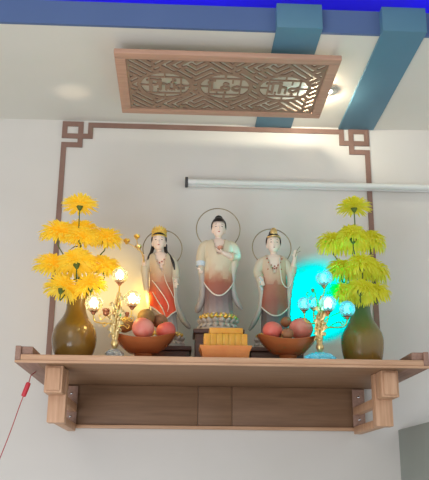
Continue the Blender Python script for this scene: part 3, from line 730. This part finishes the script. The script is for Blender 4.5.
# ------------------------------------------------------------------ amber offering box
q = at(225, 350, y=-.46)
t = thing('amber_box', 'translucent amber fluted box on a flared tray at the shelf centre', 'box', (q.x, -.46, Z0+.0005))
b = MB(); b.rings([[(sx*a, sy*d, z) for sx, sy in ((-1,-1),(1,-1),(1,1),(-1,1))] for a, d, z in ((.068,.040,0), (.072,.043,.003), (.076,.046,.026), (.083,.052,.040), (.083,.052,.044), (.072,.043,.043))])
b.build('tray', M['amber_tray'], t, smooth=30)
b = MB()
for k in range(7):
    x = -.069+.138*k/7; b.box(x-.0003, x+.138/7+.0003, -.042, .042, .0442, .083, .0028, 2)
b.build('fluted_block', M['amber'], t)
b = MB(); b.box(-.052, .056, -.034, .034, .0834, .104, .004); b.build('top_block', M['amber'], t)

# ------------------------------------------------------------------ fruit bowls
def bowl(x, y, R, label):
    t = thing('fruit_bowl', label, 'bowl', (x, y, Z0+.0005))
    k = R/.108
    b = MB(); b.lathe([(.002,.030), (.030,.031), (.060*k,.040), (.090*k,.062), (.104*k,.078), (.108*k,.083), (.1055*k,.084), (.100*k,.079), (.085*k,.067), (.058*k,.046), (.030,.038), (.002,.0375)], 44, sub=3)
    for v in b.bm.verts:
        r_ = math.hypot(v.co.x, v.co.y)
        if r_ > .05: v.co.z += .016*(r_-.05)/.058*(v.co.x**2-v.co.y**2)/r_**2
    b.build('bowl', M['amber_bowl'], t)
    b = MB(); b.lathe([(.002,0), (.046,0), (.048,.004), (.036,.010), (.026,.020), (.030,.0298), (.002,.0299)], 36, sub=3); b.build('foot', M['amber_bowl'], t)
    return t
BLX, BRX, BY = -.257, .218, -.405
bowl(BLX, BY+.015, .108, 'footed amber bowl of fruit left of the amber box')
bowl(BRX, BY, .102, 'footed amber bowl of fruit right of the amber box')
def fruit(name, p, r, mat, label, cat, group, squash=.93, tilt=(0,0)):
    t = thing(name, label, cat, p, group); t.rotation_euler = (tilt[0], tilt[1], random.random()*6)
    prof = [(.001, -.86), (.10,-.90), (.3,-.93), (.62,-.78), (.90,-.42), (1.0,.02), (.93,.42), (.70,.76), (.38,.93), (.16,.90), (.05,.80), (.001,.77)]
    b = MB(); b.lathe([(a*r, z*r*squash) for a, z in prof], 28, sub=3, ripple=lambda a, z: .012*math.sin(2*a+1)); b.build('flesh', M[mat], t, smooth=70)
    b = MB(); b.tube([(0,0,.76*r*squash), (.02*r,0,.95*r*squash), (.10*r,.03*r,1.08*r*squash)], [.06*r,.045*r,.06*r], 7, 3); b.build('stalk', M['stem'], t)
fr = [('pink_fruit', 143, 328.5, -.438, .0365, 'pink_fruit', 'pink round fruit in front in the left bowl', 'fruit in the left bowl'),
      ('pink_fruit', 166, 331, -.392, .0325, 'red_fruit', 'rosy round fruit at the right side of the left bowl', 'fruit in the left bowl'),
      ('brown_fruit', 146, 317.5, -.372, .029, 'olive_fruit', 'brown round fruit on top behind the pink fruit in the left bowl', 'fruit in the left bowl'),
      ('brown_fruit', 125.5, 325, -.385, .028, 'olive_fruit', 'olive-brown fruit at the upper left of the left bowl', 'fruit in the left bowl'),
      ('brown_fruit', 160, 321.5, -.336, .026, 'brown_fruit', 'dark brown fruit behind the rosy fruit in the left bowl', 'fruit in the left bowl'),
      ('pink_fruit', 272.5, 331, -.430, .0325, 'red_fruit', 'rose-red round fruit at the left of the right bowl', 'fruit in the right bowl'),
      ('pink_fruit', 301, 329, -.395, .040, 'pink_fruit', 'largest pink fruit at the right of the right bowl', 'fruit in the right bowl'),
      ('brown_fruit', 286, 322, -.372, .0185, 'brown_fruit', 'small brown fruit on top between the two pink fruits in the right bowl', 'fruit in the right bowl'),
      ('brown_fruit', 287.5, 334, -.462, .020, 'brown_fruit', 'small brown fruit in front between the two pink fruits in the right bowl', 'fruit in the right bowl')]
for n, px, py, y, r, mt, lab, g in fr:
    fruit(n, at(px, py, y=y), r, mt, lab, 'fruit', g, tilt=(random.uniform(-.5,.5), random.uniform(-.5,.5)))

# ------------------------------------------------------------------ crystal lotus lamps
def lotus_lamp(px_base, y, globes, crystal, base_mat, bulb, bulb_dim, label, roses, col_top, foot=1.0):
    o = at(px_base, 350, y=y); o.z = Z0+.0005
    t = thing('crystal_lotus_lamp', label, 'lamp', o)
    rel = lambda px, py, dy=0: at(px, py, y=y+dy)-o
    # faceted foot
    b = MB(); n = 8
    b.rings([[(r*foot*math.cos(2*PI*(j+tw)/n), r*min(foot,1.3)*math.sin(2*PI*(j+tw)/n), z) for j in range(n)] for r, z, tw in ((.018,0,0), (.029,.004,.5), (.030,.016,0), (.020,.026,.5), (.009,.030,0))])
    b.build('crystal_foot', base_mat, t, smooth=0)
    # column: bundle of gold strands with a bud at the bottom
    top = rel(*col_top); b = MB()
    b.lathe([(.002,.030), (.007,.034), (.013,.048), (.009,.058), (.007,.064)], 14, sub=2)
    for k in range(6):
        a = 2*PI*k/6; e = .011*(1 if k % 2 else .8)
        b.tube([(.005*math.cos(a), .005*math.sin(a), .055), (e*math.cos(a), e*math.sin(a), .10), (top.x*.6+e*math.cos(a+.5), e*math.sin(a+.5), .055+(top.z-.055)*.65), (top.x+.004*math.cos(a+1), .004*math.sin(a+1), top.z)], [.0034,.0046,.0042,.0026], 7, 4)
    for k in range(5):
        z = .07+.018*k
        if z < top.z-.02:
            s = 1 if k % 2 else -1; b.ball((s*.006+top.x*.4, -.012, z), (.006,.004,.006), 8, 6); b.tube([(s*.004,-.012,z), (s*.014,-.014,z+.006), (s*.019,-.012,z-.002), (s*.014,-.011,z-.006)], [.0016,.002,.0016,.001], 6, 3)
    for k in range(6):
        z = .075+.02*k
        if z < top.z: 
            s = 1 if k % 2 else -1; c = Vector((top.x*.5*(z/top.z), -.006, z)); rows = []
            for i in range(6):
                f = i/5; q = c+Vector((s*.026*f, -.004-.008*math.sin(f*PI), .016*math.sin(f*2.2))); w_ = .0085*math.sin(PI*(.12+.88*f))+.0002
                rows.append([q+Vector((0,-.002,-w_)), q+Vector((0,-.004,0)), q+Vector((0,-.002,w_))])
            b.rings(rows, closed=False, cap=False)
    b.build('column', M['gold_pale'], t)
    # arms, cups, globes, bulbs
    for (px, py, dy, r, lit) in globes:
        g = rel(px, py, dy); cup = g+Vector((0,0,-r*.9))
        d = Vector((cup.x-top.x, cup.y, 0))
        b = MB(); st = Vector((top.x*.5, 0, min(top.z, cup.z)*.62+.02)) if d.length > .015 else Vector((top.x,0,top.z-.01))
        mid = (st+cup)/2+Vector((d.x*.35, d.y*.35, -.016 if d.length > .015 else 0))
        b.tube([st, mid, cup+Vector((0,0,-.008)), cup], [.0022,.0022,.0022,.0026], 7, 4); ar = b.build('arm', M['gold'], t)
        b = MB(); lotus_flower(b, cup+Vector((0,0,-.004)), r*.8); b.build('cup', M['rose_gold'], ar)
        b = MB(); n = 10; rows = []
        for i, (f, z) in enumerate(((.30,-.95), (.78,-.62), (1.0,-.12), (.94,.36), (.62,.78), (.22,.97))):
            rows.append([(r*f*math.cos(2*PI*(j+.5*(i % 2))/n), r*f*math.sin(2*PI*(j+.5*(i % 2))/n), r*z) for j in range(n)])
        b.rings(rows); bmesh.ops.triangulate(b.bm, faces=b.bm.faces[:]); gl = b.build('crystal_globe', crystal, t, loc=g, smooth=0)
        b = MB(); b.lathe([(.001,-.5*r), (.2*r,-.45*r), (.30*r if lit else .22*r,0), (.22*r,.28*r), (.001,.42*r)], 12, sub=2); b.build('bulb', bulb if lit else bulb_dim, gl)
    # rose ornaments, curls and leaves
    for (px, py, dy, r) in roses:
        c = rel(px, py, dy); b = MB(); lotus_flower(b, c, r); lotus_flower(b, c+Vector((0,-r*.2,r*.1)), r*.7); b.ball(c, r*.55, 10, 7); b.build('rose_ornament', M['rose_gold'], t)
        b = MB(); b.tube([(top.x*.4,0,top.z*.55), ((c.x)*.5,c.y*.5,c.z-.02), c], .0016, 6, 4)
        s = 1 if c.x > 0 else -1; b.tube([c+Vector((0,0,-.012)), c+Vector((s*.014,0,-.022)), c+Vector((s*.022,0,-.010)), c+Vector((s*.014,0,-.004))], .0014, 6, 4)
        b.tube([(top.x*.3,0,top.z*.45), c+Vector((-s*.012,0,-.034)), c+Vector((s*.004,0,-.044)), c+Vector((s*.008,0,-.034)), c+Vector((0,0,-.030))], .0015, 6, 4)
        b.build('scroll', M['gold'], t)
    return t, o
lotus_lamp(114.5, -.49, [(120,275.5,0,.0275,True), (94,303.5,0,.0295,True), (132.5,299,.0,.0285,True)], M['crystal_w'], M['crystal_base'], M['bulb_w'], M['bulb_w2'],
           'gold stemmed lamp with warm glowing crystal globes, between left vase and bowl', [(106,313,-.005,.019), (127,315,.02,.012)], (119,293))
lotus_lamp(320, -.48, [(324,278,0,.029,False), (328,303.5,-.02,.029,True), (347,309,0,.0275,False), (304,304,0,.024,False), (313.5,303,.045,.022,False)], M['crystal_c'], M['crystal_base_c'], M['bulb_c'], M['bulb_c2'],
           'gold stemmed lamp with cyan glowing crystal globes, between right bowl and vase', [(341,312,.03,.011), (313,291,.04,.010)], (322,296), 1.75)

# ------------------------------------------------------------------ lighting
def lamp(kind, name, loc, energy, col, **kw):
    l = bpy.data.lights.new(name, kind); l.energy = energy; l.color = lin(col)[:3]
    for k, v in kw.items(): setattr(l, k, v)
    o = bpy.data.objects.new(name, l); C.objects.link(o); o.location = loc; return o
w = bpy.data.worlds.new('room light'); sc.world = w; w.use_nodes = True
w.node_tree.nodes['Background'].inputs['Color'].default_value = (.90, .95, 1.0, 1); w.node_tree.nodes['Background'].inputs['Strength'].default_value = .85
o = lamp('AREA', 'room ceiling lamp', (-1.2, -3.1, Z0+.8), 8, (255,244,228), size=1.1); o.rotation_euler = (Vector((.0,0,Z0+.1))-o.location).to_track_quat('-Z','Y').to_euler()
o = lamp('AREA', 'low fill light', (-1.25, -2.7, .75), 26, (240,245,255), size=1.3); o.rotation_euler = (Vector((-.2,-.2,Z0+.6))-o.location).to_track_quat('-Z','Y').to_euler()  # unseen fill lamp added low down to brighten soffit and wall
# lamps of the altar (the narrow-band cyan diode lies outside the display gamut: its red is below zero)
def cyan(kind, name, loc, e, col, **kw):
    o = lamp(kind, name, loc, e, (255,255,255), **kw); o.data.use_nodes = True; nt = o.data.node_tree
    em = nt.nodes['Emission']; v = nt.nodes.new('ShaderNodeCombineXYZ')
    for k in range(3): v.inputs[k].default_value = col[k]
    nt.links.new(v.outputs[0], em.inputs['Color']); return o
def aim(o, p): o.rotation_euler = (p-o.location).to_track_quat('-Z','Y').to_euler(); return o
lamp('POINT', 'warm lamp glow', at(120, 297, y=-.42), .55, (255,214,120), shadow_soft_size=.02)
aim(lamp('SPOT', 'warm crystal beam', at(140, 300, y=-.30), 5.0, (255,206,90), shadow_soft_size=.01, spot_size=.7, spot_blend=.8), at(152, 300, y=0))
aim(lamp('SPOT', 'warm wall beam', at(112, 292, y=-.32), 5.0, (255,214,120), shadow_soft_size=.01, spot_size=1.1, spot_blend=1.0), at(108, 285, y=0))
aim(cyan('SPOT', 'cyan crystal beam', at(320, 304, y=-.32), 9.0, (-.55,.8,.9), shadow_soft_size=.012, spot_size=1.0, spot_blend=.6), at(317, 303, y=0))
cyan('POINT', 'cyan lamp glow', at(328, 290, y=-.43), .55, (-.25,.8,.75), shadow_soft_size=.02)
aim(cyan('SPOT', 'cyan statue beam', at(322, 285, y=-.44), 6, (.0,.75,1.0), shadow_soft_size=.004, spot_size=.135, spot_blend=.9), at(236, 252, y=-.22))
aim(lamp('SPOT', 'warm ceiling beam', at(112, 270, y=-.48), 7, (255,232,205), shadow_soft_size=.02, spot_size=.20, spot_blend=1.0), at(72, 92, z=ZC))
aim(cyan('SPOT', 'cyan ceiling beam', at(335, 270, y=-.40), 7, (.05,.7,.7), shadow_soft_size=.02, spot_size=.24, spot_blend=1.0), at(366, 85, z=ZC))
lamp('POINT', 'downlight glow', SPOT+Vector((-.04,0,-.024)), 4.6, (255,246,220), shadow_soft_size=.012)
# blue led strip lamp lying in the cove behind the fascia lip, shining up
o = lamp('AREA', 'blue cove lamp', (.2, YF+.16, ZC+.062), 5.0, (30,8,255), shape='RECTANGLE', size=4.1, size_y=.03); o.rotation_euler = (PI, 0, 0)
